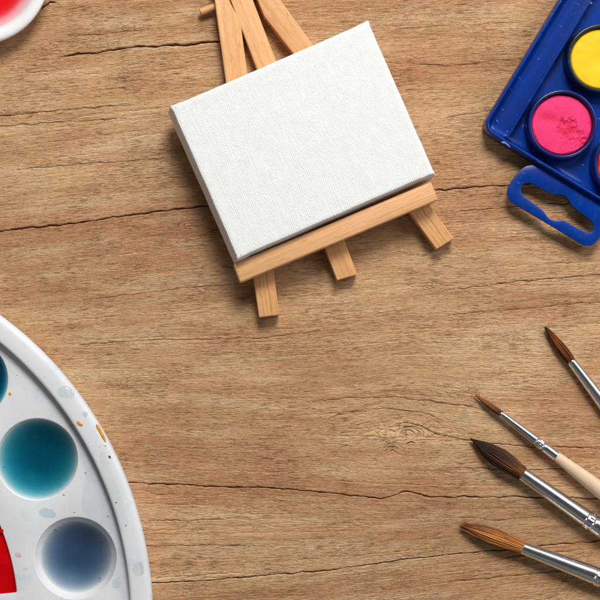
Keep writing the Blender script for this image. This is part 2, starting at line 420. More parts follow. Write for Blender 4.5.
def board(name, pts, z0, z1, mat, ang_pts, bevel=1.3):
    """board with outline pts (photo positions at its top face), its local x along the grain"""
    Q = [W(x, y, z1) for x, y in pts]; cx = sum(q[0] for q in Q) / len(Q); cy = sum(q[1] for q in Q) / len(Q)
    a, b = W(*ang_pts[0], z1), W(*ang_pts[1], z1); an = math.atan2(b[1] - a[1], b[0] - a[0]); ca, sa = math.cos(-an), math.sin(-an)
    L = [((x - cx) * ca - (y - cy) * sa, (x - cx) * sa + (y - cy) * ca) for x, y, _ in Q]
    return mk_bm(name, prism(L, 0, z1 - z0, bevel=bevel, seg=3), mat, easel, rel((cx, cy, z0), eb), (0, 0, an), angle=26)
board('leg', [(208.5, -42), (259, 317.5), (279.5, 315), (240.5, 22), (229, 0), (213, -42)], 0.6, 16.4, BEECH, [(259, 317), (208, -42)])
board('leg', [(214.6, -42), (337, 280.5), (357.5, 274.5), (237, -42)], 0.4, 15.2, BEECH, [(337, 280), (214, -42)])
board('leg', [(240, -42), (257.5, 0), (264, 16), (292, 52), (436.5, 249.5), (454, 238.5), (280.7, 0), (251, -42)], 0.6, 16.4, BEECH, [(436, 249), (292, 52)])
board('ledge', [(233, 264), (240, 283), (438.6, 199.8), (431.2, 181.2)], 16.6, 37, BEECH2, [(233, 264), (431.8, 182.2)], 2.2)
# the dowel the legs turn on
a, b = W(200, 12.2, 8), W(288, -22, 8); an = math.atan2(b[1] - a[1], b[0] - a[0]); Ld = math.hypot(b[0] - a[0], b[1] - a[1])
V, F = lathe([(0, 0), (2.7, 0), (3.5, .8), (3.6, Ld - .8), (2.7, Ld), (0, Ld)], 32)
V = [(z, x, y) for x, y, z in V]
mk('dowel', V, F, BEECH, easel, rel(a, eb), (0, 0, an))

def make_canvas():
    k = (H - 46) / H; hx, hy, z1 = 109.6 * k, 84.6 * k, 29.0
    P = []
    def edge(a, b, n): 
        for i in range(n): P.append((a[0] + (b[0] - a[0]) * i / n, a[1] + (b[1] - a[1]) * i / n))
    c = 2.0
    edge((-hx + c, -hy), (hx - c, -hy), 90); 
    for t in range(5): an = -math.pi / 2 + t * math.pi / 10; P.append((hx - c + c * math.cos(an), -hy + c + c * math.sin(an)))
    edge((hx, -hy + c), (hx, hy - c), 70)
    for t in range(5): an = t * math.pi / 10; P.append((hx - c + c * math.cos(an), hy - c + c * math.sin(an)))
    edge((hx - c, hy), (-hx + c, hy), 90)
    for t in range(5): an = math.pi / 2 + t * math.pi / 10; P.append((-hx + c + c * math.cos(an), hy - c + c * math.sin(an)))
    edge((-hx, hy - c), (-hx, -hy + c), 70)
    for t in range(5): an = math.pi + t * math.pi / 10; P.append((-hx + c + c * math.cos(an), -hy + c + c * math.sin(an)))
    n = len(P); rng = np.random.default_rng(3); w1 = np.convolve(np.tile(rng.normal(0, 1, n), 3), np.hanning(15) / 7, 'same')[n:2 * n] * .32
    prof = [(3.0, 0), (.6, .0), (0, .8), (0, 12), (0, 22), (.0, z1 - 2.6), (.35, z1 - 1.2), (1.1, z1 - .35), (2.2, z1), (6, z1), (20, z1 - .1), (50, z1 - .15)]
    V, F = [], []
    for r, (ins, z) in enumerate(prof):
        f = min(1, z / z1)
        for i, (x, y) in enumerate(P):
            xx = x * (hx - ins) / hx; yy = y * (hy - ins) / hy
            side = (1 - max(0, ins) / 10) if ins < 10 else 0
            d = w1[i] * side
            lx = math.hypot(x, y); xx += d * x / lx; yy += d * y / lx
            # the two short sides and the foot lean out a little towards the back
            if x < -hx + 3: xx += 3.6 * f * max(side, 0) 
            if y < -hy + 3: yy += 3.4 * f * max(side, 0)
            # folded cloth at the corners of the long sides
            e = max(0, 1 - (hx - abs(x)) / 17) if abs(y) > hy - 3 else max(0, 1 - (hy - abs(y)) / 5) if abs(x) > hx - 3 else 0
            if e > 0 and ins < 3: yy += .9 * (1 if e < .9 else 1.15) * math.copysign(1, y) * min(1, e * 3) * min(1, (1.25 - f) * 2)
            # pinched little ears at the tips
            if abs(x) > hx - 2.6 and abs(y) > hy - 2.6 and ins < 1.5 and z > z1 - 8: xx += math.copysign(.7, x); yy += math.copysign(.5, y)
            V.append((xx, yy, z))
    for r in range(len(prof) - 1):
        for i in range(n): j = (i + 1) % n; F.append((r * n + i, r * n + j, (r + 1) * n + j, (r + 1) * n + i))
    F.append(tuple(range((len(prof) - 1) * n, len(prof) * n))); F.append(tuple(range(n - 1, -1, -1)))
    q = W(301.4, 142.2, 46)
    o = mk('blank_canvas', V, F, mat_canvas(), None, (q[0], q[1], 17.3), (0, R(1.1), R(23.6)), angle=60)
    tag(o, 'blank white stretched canvas with woven texture resting on the wooden easel', 'canvas')
make_canvas()

# ------------------------------------------------------------------ paint box
BLUE = mat_blue('blue_plastic', srgb(2, 52, 142)); CUPBLUE = mat_blue('cup_plastic', srgb(24, 38, 104), .3, False)
BLACKGREEN = mat_blue('stained_cup_plastic', srgb(30, 44, 52), .3, True)
bo = W(481.1, 128.1, 22); bo = (bo[0], bo[1], 0); ba = R(-31.3)
box = thing('paint_box', 'open blue plastic watercolour box with hanging tab, holding round paint cups', 'paint box', bo, (0, 0, ba))
BW, BH = 236.0, 530.0
def rrect(d, r0=13.0, n=10):
    r = max(r0 - d, .8); P = []
    for cx, cy, a0 in ((BW - d - r, d + r, -90), (BW - d - r, BH - d - r, 0), (d + r, BH - d - r, 90), (d + r, d + r, 180)):
        for i in range(n + 1): a = R(a0 + 90 * i / n); P.append((cx + r * math.cos(a), cy + r * math.sin(a)))
    return P
prof = [(3, 3), (.8, 3.2), (-.4, 5), (0, 20), (.35, 21.3), (1.2, 22.2), (2.2, 22.3), (3.1, 21.6), (3.5, 20.2), (3.9, 14), (4.8, 10.8), (7, 8.8), (10, 8.1), (13, 8)]
V, F = [], []
for d, z in prof: V += [(x, y, z) for x, y in rrect(d)]
n = len(rrect(0))
for r in range(len(prof) - 1):
    for i in range(n): j = (i + 1) % n; F.append((r * n + i, r * n + j, (r + 1) * n + j, (r + 1) * n + i))
F.append(tuple(range((len(prof) - 1) * n, len(prof) * n))); F.append(tuple(range(n - 1, -1, -1)))
mk('tray', V, F, BLUE, box, angle=50)
dv = prism([(25.2, 4.4), (28.0, 4.4), (28.0, BH - 4.4), (25.2, BH - 4.4)], 7.6, 23.4, bevel=.9, seg=3)
mk_bm('divider', dv, BLUE, box, angle=26)
def to_box(q):
    x, y = q[0] - bo[0], q[1] - bo[1]; c, s = math.cos(-ba), math.sin(-ba); return (x * c - y * s, x * s + y * c)
TAB = [(541, 165), (531, 165), (524, 167), (516, 174.5), (509.5, 184), (507, 191), (507.5, 197), (511, 202), (518, 206), (546, 222.5), (578, 241.8), (584, 245.4), (590, 246), (595, 243.5), (599, 238), (605, 228), (611, 217), (613, 209), (610, 204), (604, 203)]
HOLE = [(522.5, 184.5), (526, 182.4), (531, 183), (546, 191), (551, 193.7), (556, 194.3), (561, 194.2), (565.5, 196), (569, 200), (571.5, 205.5), (588, 217.8), (592.5, 222), (594.3, 227), (592.5, 231.5), (589, 233), (585, 232), (572, 225), (564, 220.6), (559, 220.2), (554, 221), (549.5, 219), (546.5, 215.5), (543.5, 210.5), (525, 197.5), (521.5, 194), (520.6, 189)]
tb = prism([to_box(W(x, y, 15)) for x, y in chaikin(TAB)], 11.5, 15, [[to_box(W(x, y, 15)) for x, y in chaikin(HOLE)]], bevel=.55, seg=2)
mk_bm('hanging_tab', tb, BLUE, box, angle=30)
chips = [((507.5, 131.5), 2.0, .6, 9.0, 60), ((523, 126), .5, 2.2, 8.2, 20), ((551, 175.5), 2.6, .5, 8.2, -25), ((591, 3), 1.6, 1.0, 23.2, 30), ((497, 121), 1.8, .5, 9.5, -30), ((583, 165), 1.0, .7, 8.2, 0)]
CHIP = mat_paint('scuffed_blue', srgb(56, 92, 170), srgb(118, 146, 202), .5, 1.4)
pts = [to_box(W(x, y, 22.2)) for x, y in [(500.6, 142.6), (503, 141.0), (505.5, 141.8), (508.5, 144.2), (511, 147.0), (509.8, 147.7), (507, 145.2), (504.5, 143.1), (502.5, 143.2)]]
V, F = blob(pts, 21.9, .7, 3, 1); mk('scuff', V, F, CHIP, box)
for (p, lx, ly, z, an) in chips:
    q = to_box(W(*p, z)); pts = [(q[0] + lx * math.cos(t) * math.cos(R(an)) - ly * math.sin(t) * math.sin(R(an)), q[1] + lx * math.cos(t) * math.sin(R(an)) + ly * math.sin(t) * math.cos(R(an))) for t in [i * math.pi / 4 + random.uniform(-.3, .3) for i in range(8)]]
    V, F = blob(pts, z - .1, .35, 3, 1); mk('scuff', V, F, CHIP, box)

def cup(px, py, mat, cakemat, name_label, cake_kind):
    zr = 25.0; q = W(px, py, zr); base = (q[0], q[1], 8.25); k = (H - zr) / H
    t = thing('paint_cup', name_label, 'paint cup', base, group='round paint cups in the blue box')
    r = 34.4 * k
    V, F = lathe([(0, .05), (r + 1.0, .05), (r + 1.2, .8), (r + .2, 13), (r + .05, 15.6), (r - .5, 16.6), (r - 2.0, 16.8), (r - 2.9, 16.4), (r - 3.4, 15), (r - 3.7, 4), (r - 4.6, 3), (0, 3)], 128)
    mk('cup', V, F, mat, t, angle=55)
    # cake of paint: domed, crumbling where the brush has worn it
    rc = r - 3.8; rng = np.random.default_rng(int(px)); ph = rng.uniform(0, 6.28, 8)
    gn = rng.uniform(-1, 1, (48, 48))
    def vn(x, y):
        x += 60; y += 60; i, j = int(x // 1) % 47, int(y // 1) % 47; a, b = x - x // 1, y - y // 1; a = a * a * (3 - 2 * a); b = b * b * (3 - 2 * b)
        return (gn[i, j] * (1 - a) + gn[i + 1, j] * a) * (1 - b) + (gn[i, j + 1] * (1 - a) + gn[i + 1, j + 1] * a) * b
    nr, na = 80, 220; V = []; F = []; wet = []
    pit = (5.5, -5.0) if cake_kind == 'pink' else None
    for i in range(nr + 1):
        rr = rc * i / nr
        for j in range(na):
            th = 2 * math.pi * j / na; x, y = rr * math.cos(th), rr * math.sin(th)
            z = 13.2 - 1.0 * (i / nr) ** 2 - 2.4 * max(0, (i / nr - .93) / .07) ** 2
            w = 0.0
            if cake_kind == 'pink':
                d = math.hypot((x - pit[0]) / 10.8, (y - pit[1]) / 10.2); d += .30 * vn(x / 4, y / 4) + .18 * vn(x / 1.7, y / 1.7)
                inn = max(0, min(1, (1.1 - d) / .5)); z -= 1.7 * inn
                z += inn * (.42 * vn(x / 2.6 + 5, y / 2.6) + 0.12 * vn(x / 1.2, y / 1.2 + 9))
                w = inn * (.62 + .45 * vn(x / 3.2 + 11, y / 2.4))
                z -= .8 * math.exp(-((x + 6) / 12) ** 2 - ((y - 4) / 7) ** 2)
                w = max(w, .62 * math.exp(-((x + 9 + .5 * y) / 12) ** 2 - ((y - 3.5 + .35 * x) / 4.8) ** 2))
                e = math.exp(-((x - 20) / 5) ** 2 - ((y + 15) / 9) ** 2); w = max(w, e * (.45 + .7 * vn(x / 2.2, y / 2.2 + 3))); z -= e * 1.1 * (1 + vn(x / 2.0 + 7, y / 2.4))
                if rr > rc * .93: z += .25 * math.sin(th * 9 + ph[0])
            elif cake_kind == 'red':
                w = .5 + .5 * math.sin(x * .3 + ph[1]) * math.sin(y * .23 + ph[2]); z += .5 * math.sin(x * .5 + ph[3]) * math.sin(y * .4)
                z -= 2.4 * math.exp(-(rr / 15) ** 2)
            else:
                z -= 1.6 * math.exp(-((x - 3) / 15) ** 2 - ((y + 2) / 10) ** 2) + .12 * vn(x / 6, y / 4)
            V.append((x, y, z)); wet.append(max(0, min(1, w)))
    for i in range(nr):
        for j in range(na): k2 = (j + 1) % na; F.append((i * na + j, i * na + k2, (i + 1) * na + k2, (i + 1) * na + j))
    mk('paint_cake', V, F, cakemat, t, attrs={'wet': wet}, angle=80)
PINK = mat_cake('pink_cake', srgb(234, 46, 112), srgb(204, 10, 52), srgb(178, 14, 70), .9)
YELLOW = mat_cake('yellow_cake', srgb(255, 196, 2), srgb(240, 170, 0), srgb(235, 160, 0), .25)
RED = mat_cake('red_cake', srgb(226, 52, 40), srgb(190, 20, 22), srgb(120, 16, 16), .5)
cup(562.8, 124, CUPBLUE, PINK, 'paint cup of bright pink colour with a crumbled worn pit', 'pink')
cup(602, 58, BLACKGREEN, YELLOW, 'paint cup of smooth yellow colour with a dark stained rim', 'yellow')
cup(628.5, 163.5, CUPBLUE, RED, 'paint cup of red colour, cut off by the right edge of the photo', 'red')

# ------------------------------------------------------------------ palette
PAL = mat_white('white_palette_plastic')
ZF, ZR = 28.0, 38.0
pc = W(-225, 618.5, 33); pk = (H - 33) / H
pal = thing('paint_palette', 'large round white plastic palette with wells of watery paint', 'palette', (pc[0], pc[1], 0))
def pl(px, py, z=ZF):
    q = W(px, py, z); return (q[0] - pc[0], q[1] - pc[1])
WR = 42.0 * pk
bowl = [(WR, ZF), (WR - .6, ZF - .12), (WR - 1.2, ZF - .6), (WR - 1.7, ZF - 1.6), (WR - 2.3, ZF - 2.6)] + [(39.0 * pk * f, ZF - 3.2 - 20.8 * (1 - f ** 2.7)) for f in (1, .97, .94, .9, .85, .8, .74, .67, .6, .5, .4, .3, .2, .1, 0)]
wells = []; RWELL = 306 * pk
for i in range(18):
    a = R(11.6 + 20 * i - .3); wells.append((RWELL * math.cos(a), RWELL * math.sin(a)))
def sector(a0, a1, r0, r1, rc=5):
    P = []
    da1, da0 = rc / r1, rc / r0
    arc = lambda r, s, e, n: [(r * math.cos(s + (e - s) * i / n), r * math.sin(s + (e - s) * i / n)) for i in range(n + 1)]
    P += arc(r1, a0 + da1, a1 - da1, 40); P += [((r1 - .3 * rc) * math.cos(a1 - .3 * da1), (r1 - .3 * rc) * math.sin(a1 - .3 * da1)), ((r1 - rc) * math.cos(a1), (r1 - rc) * math.sin(a1))]
    P += [((r0 + rc) * math.cos(a1), (r0 + rc) * math.sin(a1))]; P += arc(r0, a1 - da0, a0 + da0, 12)
    P += [((r0 + rc) * math.cos(a0), (r0 + rc) * math.sin(a0)), ((r1 - rc) * math.cos(a0), (r1 - rc) * math.sin(a0)), ((r1 - .3 * rc) * math.cos(a0 + .3 * da1), (r1 - .3 * rc) * math.sin(a0 + .3 * da1))]
    return P
secs = [sector(R(5.6 + 60 * i), R(5.6 + 60 * i + 53), 70, 243.5 * pk, 3) for i in range(6)]
def scale_in(P, d):
    n = len(P); out = []
    for i in range(n):
        a, b = P[i - 1], P[(i + 1) % n]; tx, ty = b[0] - a[0], b[1] - a[1]; l = math.hypot(tx, ty) or 1
        out.append((P[i][0] - ty / l * d, P[i][1] + tx / l * d))
    return out
def palette_mesh():
    bm = bmesh.new(); es = []; NR = 480
    def ring(P, z): return [bm.verts.new((x, y, z)) for x, y in P]
    def circ(r, n, c=(0, 0)): return [(c[0] + r * math.cos(2 * math.pi * i / n), c[1] + r * math.sin(2 * math.pi * i / n)) for i in range(n)]
    def loop(vs): return [bm.edges.new((vs[i], vs[(i + 1) % len(vs)])) for i in range(len(vs))]
    def skin(A, B):
        for i in range(len(A)): j = (i + 1) % len(A); bm.faces.new((A[i], A[j], B[j], B[i]))
    o = ring(circ(352 * pk, NR), ZF); es += loop(o); wl = []
    for c in wells: w = ring(circ(WR, 96, c), ZF); es += loop(w); wl.append((c, w))
    sl = []
    for s in secs: w = ring(s, ZF); es += loop(w); sl.append((s, w))
    bmesh.ops.triangle_fill(bm, edges=es, use_beauty=True, normal=(0, 0, 1))
    rim = [(354.2, ZF + .05), (354.9, ZF + .5), (355.3, ZF + 1.6), (355.9, ZF + 6.6), (356.3, ZR - 1.1), (357.1, ZR - .3), (359.4, ZR), (366, ZR + .1), (370.5, ZR - .1), (374.2, ZR - .6), (376.4, ZR - 1.9), (377.6, ZR - 3.8), (378.1, ZR - 6.5), (377.8, ZR - 12), (376.6, 8), (376.2, 1.4), (375.6, .6), (372, .6), (370, 3), (368, ZF - 4)]
    prev = o
    for r, z in rim: cur = ring(circ(r * pk, NR), z); skin(prev, cur); prev = cur
    for c, w in wl:
        prev = w
        for r, z in bowl[1:-1]: cur = ring(circ(r, 96, c), z); skin(prev, cur); prev = cur
        ctr = bm.verts.new((c[0], c[1], bowl[-1][1]))
        for i in range(96): bm.faces.new((prev[i], prev[(i + 1) % 96], ctr))
    for s, w in sl:
        prev = w
        for d, z in ((.5, ZF - .15), (1.0, ZF - .7), (1.4, ZF - 2), (2.2, ZF - 14), (3.2, ZF - 16), (5, ZF - 17)):
            cur = ring(scale_in(s, d), z); skin(prev, cur); prev = cur
        bm.faces.new(prev)
    return bm
mk_bm('palette_tray', palette_mesh(), PAL, pal, angle=44)
# dried flecks of paint on it
ORANGE = mat_paint('dried_ochre', srgb(206, 128, 14), srgb(228, 160, 30), .5); DARKP = mat_paint('dried_dark_paint', srgb(48, 44, 46), srgb(96, 70, 50), .5); RDOT = mat_paint('dried_red', srgb(190, 6, 24), srgb(214, 16, 30), .3); ROSE = mat_paint('dried_rose', srgb(222, 186, 196), srgb(206, 160, 176), .5)
def fleck(pts, z, h, mat):
    V, F = blob([pl(x, y, z) for x, y in pts], z, h, 3, 1); mk('paint_fleck', V, F, mat, pal)
def oval(x, y, rx, ry, an=0, seed=0, n=28):
    rr = random.Random(seed); p1, p2 = rr.uniform(0, 6.28), rr.uniform(0, 6.28); P = []
    for i in range(n):
        t = 2 * math.pi * i / n; k = 1 + .07 * math.sin(2 * t + p1) + .05 * math.sin(3 * t + p2)
        P.append((x + k * (rx * math.cos(t) * math.cos(R(an)) - ry * math.sin(t) * math.sin(R(an))), y + k * (rx * math.cos(t) * math.sin(R(an)) + ry * math.sin(t) * math.cos(R(an)))))
    return P
def spot(x, y, rx, ry, an=0, seed=0, n=9):
    rr = random.Random(seed); return [(x + rx * rr.uniform(.75, 1.2) * math.cos(t) * math.cos(R(an)) - ry * math.sin(t) * math.sin(R(an)), y + rx * math.cos(t) * math.sin(R(an)) + ry * rr.uniform(.75, 1.2) * math.sin(t) * math.cos(R(an))) for t in [2 * math.pi * i / n for i in range(n)]]
fleck([(76.5, 421.5), (79, 421), (80.5, 423), (83, 424.3), (82.5, 426.3), (79.6, 426), (77.2, 424)], ZR + .05, .7, ORANGE)
fleck([(96.2, 424), (98.6, 425), (101, 430), (104.5, 436), (106.3, 442), (105.3, 443), (102.5, 438.5), (100.4, 434.6), (98, 430), (95.2, 426)], ZR - 1.1, 1.3, ORANGE)
for x, y, a_, b_, an, z, m in ((64, 494.8, 1.3, .8, 30, ZF, ORANGE), (10, 394, 1.9, 1.5, 60, ZF, ORANGE), (109.6, 457, 1.3, 2.2, -30, ZR - .5, DARKP), (105.3, 446, .6, .5, 0, ZR - .2, DARKP), (119.4, 477.5, .7, 1.3, -25, ZR - 4.2, DARKP), (116.3, 502.5, .8, .6, 0, ZR, DARKP),
                              (126, 525.5, .7, .6, 0, ZR, DARKP), (85.5, 473, .7, .6, 0, ZF, DARKP), (74.5, 512.3, .6, .6, 0, ZF, DARKP), (1.8, 531, 2.3, 2.0, 0, ZF, RDOT), (18.4, 554.5, 3.6, 2.8, 20, ZF, ROSE), (108, 516.5, .7, .6, 0, ZF, DARKP)):
    fleck(spot(x, y, a_, b_, an, int(x * 10)), z, .45 if m is not ROSE else .15, m)

# watery paint in the wells: a body of tinted water, deeper towards the middle
def well_paint(i, depth_top, mat, label, seed):
    c = wells[i]; zl = ZF - depth_top; prof = [(0, zl)]
    # radius of the bowl at the water level
    rr = None
    for (r0, z0), (r1, z1) in zip(bowl, bowl[1:]):
        if z1 <= zl <= z0: rr = r0 + (r1 - r0) * (z0 - zl) / (z0 - z1); break
    prof += [(rr * f, zl) for f in (.4, .8, .95)] + [(rr - .7, zl + .05), (rr + .5, zl + .5)]
    prof += [(r + .6, z - .5) for r, z in bowl if z < zl - .3 and r > 0] + [(0, bowl[-1][1] - .6)]
    V, F = lathe(prof, 96)
    rng = random.Random(seed); ph = [rng.uniform(0, 6.28) for _ in range(3)]
    o = mk('watery_paint', V, F, mat, None, (pc[0] + c[0], pc[1] + c[1], 0), angle=60)
    tag(o, label, 'paint', 'pools of paint in the palette wells')
    for k in range((9, 5, 0)[seed - 1] if seed < 3 else 0):
        a, d = rng.uniform(0, 6.28), rr * rng.uniform(.15, .97); sx, sy = d * math.cos(a), d * math.sin(a); l, wd, an = rng.uniform(.7, 2.0), rng.uniform(.3, .6), rng.uniform(0, 3.1)
        pts = [(sx + l * math.cos(q) * math.cos(an) - wd * math.sin(q) * math.sin(an), sy + l * math.cos(q) * math.sin(an) + wd * math.sin(q) * math.cos(an)) for q in [math.pi * i / 4 + rng.uniform(-.3, .3) for i in range(8)]]
        V, F = blob(pts, zl - .1, .3, 2, 1); mk('pigment_fleck', V, F, DARKP if k % 3 else DTEAL, o)
DTEAL = mat_paint('dark_teal_sediment', srgb(10, 60, 76), srgb(20, 74, 86), .4)
TEAL = mat_liquid('teal_water', (.03, .66, .735), 285.0); NAVY = mat_liquid('slate_blue_water', (.14, .34, .52), 195.0)
well_paint(1, 1.7, TEAL, 'pool of teal watery paint filling a whole round palette well to the brim', 1)
well_paint(0, 7.2, NAVY, 'pool of slate blue watery paint half filling the lowest round palette well', 2)
well_paint(2, 1.2, mat_liquid('deep_teal_water', (.02, .70, .80), 620.0), 'pool of teal watery paint mostly cut off by the left edge of the photo', 3)
REDP = mat_paint('wet_red_paint', srgb(204, 4, 12), srgb(188, 2, 10), .16, .05, .5)
s0 = scale_in(secs[0], 1.6)
s0 = [p for p in s0]
bm = prism(s0, ZF - 15, ZF - 3.2)
o = mk_bm('red_paint', bm, REDP, None, (pc[0], pc[1], 0)); tag(o, 'pool of thick bright red paint in the wedge shaped palette compartment', 'paint', 'pools of paint in the palette wells')

def mat_drop(name, tint, rough=.08):
    t = NT(name); tr = t.n('ShaderNodeBsdfTransparent', Color=tint); gl = t.n('ShaderNodeBsdfGlossy', Color=(1, 1, 1), Roughness=rough)
    fr = t.n('ShaderNodeFresnel', IOR=1.33); mx = t.n('ShaderNodeMixShader'); t.set(mx.inputs[0], t.math('MULTIPLY', fr.outputs[0], t.math('SUBTRACT', 1.0, t.n('ShaderNodeNewGeometry').outputs['Backfacing']))); t.set(mx.inputs[1], tr.outputs[0]); t.set(mx.inputs[2], gl.outputs[0])
    t.t.links.new(mx.outputs[0], t.out.inputs['Surface']); return t.m
CLEAR = mat_drop('clear_water', (.925, .945, .95)); BLUISH = mat_drop('bluish_water', (.945, .970, .977)); TEALD = mat_drop('teal_water_drop', (.84, .92, .945))
def drop(pts, z, h, mat, label, name='water_drop', cat='water drop', power=1.1, rings=9):
    V, F = blob([pl(x, y, z) for x, y in pts], z, h, rings, 2, power); cx, cy = pl(*pts[0], z)
    V = [(x - cx, y - cy, zz - z) for x, y, zz in V]
    tag(mk(name, V, F, mat, None, (pc[0] + cx, pc[1] + cy, z)), label, cat, 'drops of water on the palette')
drop(oval(66, 392, 8.2, 6.4, 12, 4), ZR + .05, 2.6, CLEAR, 'large clear water drop on the palette rim above the ochre fleck')
drop(oval(85.2, 414.3, 2.6, 3.0, 0, 5), ZR + .05, .9, CLEAR, 'tiny clear water drop on the palette rim beside the ochre streak')
drop(oval(138.2, 569, 6.6, 6.8, 0, 6), ZR + .05, .6, CLEAR, 'flat round water drop on the lowest visible part of the palette rim')
drop(oval(47.5, 513, 8.2, 5.2, 18, 7), ZF + .05, .7, TEALD, 'pale teal water drop between the teal well and the slate blue well')
drop(oval(116.5, 583.5, 4.0, 5.5, -20, 8), ZF + .05, .45, CLEAR, 'thin clear water drop on the palette floor right of the slate blue well')
drop(oval(25.5, 569, 2.6, 2.2, 0, 9), ZF + .05, .8, CLEAR, 'tiny clear water drop between the red paint and the slate blue well')
film = [(56, 397), (62, 412), (69.5, 429), (75, 436), (79.6, 446), (80.6, 460), (85.5, 468), (86, 476), (83, 488), (81.5, 506), (86, 517), (100, 524), (112, 530), (117, 540), (120, 560), (126, 580), (129, 600), (129, 640), (132, 640), (130.8, 600), (129, 569), (120, 529), (105, 490), (86, 446), (70, 415), (60, 399)]
def flat_film(poly, z, h, mat, label, rim=2.5):
    P = [pl(x, y, z) for x, y in chaikin(poly, 2)]
    bm = prism(P, z - .3, z + h, bevel=h * .9, seg=3)
    o = mk_bm('water_film', bm, mat, None, (pc[0], pc[1], 0), angle=70); tag(o, label, 'water')
flat_film(film, ZF + .1, .6, BLUISH, 'long puddle of bluish water along the inside step of the palette rim')
flat_film([(99, 452), (103, 449), (108, 460), (114, 476), (121, 496), (127, 514), (129.5, 524), (127, 530), (122, 533), (119, 527), (116, 514), (109, 492), (102, 472)], ZR + .05, .35, mat_drop('thin_water', (.968, .981, .986)), 'thin wash of pale blue water drying on top of the palette rim')

# ------------------------------------------------------------------ dish in the corner
dc = W(-22, -27, 21); dk = (H - 21) / H
dish = thing('mixing_dish', 'small round white dish of red watery paint with a broad rounded rim', 'dish', (dc[0], dc[1], 0))
dp = [(0, 1), (50, 1), (58, 3), (66, 10), (70.4, 16), (71.8, 19.6), (71.9, 21.4), (71.2, 22.8), (69.5, 23.8), (67, 24.1), (64, 23.6), (61.2, 22.4), (59.4, 20.8), (58.4, 19.2), (57.2, 17.8), (54.5, 16.9), (51, 16), (48, 14.2), (44.5, 11), (39, 8), (28, 6), (0, 5.2)]
V, F = lathe([(r * dk, z) for r, z in dp], 160); mk('dish_body', V, F, mat_white('white_dish_plastic', (.84, .845, .85), .3), dish)
rl = [(0, 18.6), (30, 18.6), (52, 18.6), (57, 18.65), (58.6, 18.9)] + [(r + .6, z - .5) for r, z in dp[14:-1]] + [(0, 4.7)]
V, F = lathe([(r * dk, z) for r, z in rl], 160)
o = mk('watery_paint', V, F, mat_liquid('red_water', (.98, .04, .14), 400.0), None, (dc[0], dc[1], 0), angle=60)
tag(o, 'pool of red watery paint inside the small white dish', 'paint')

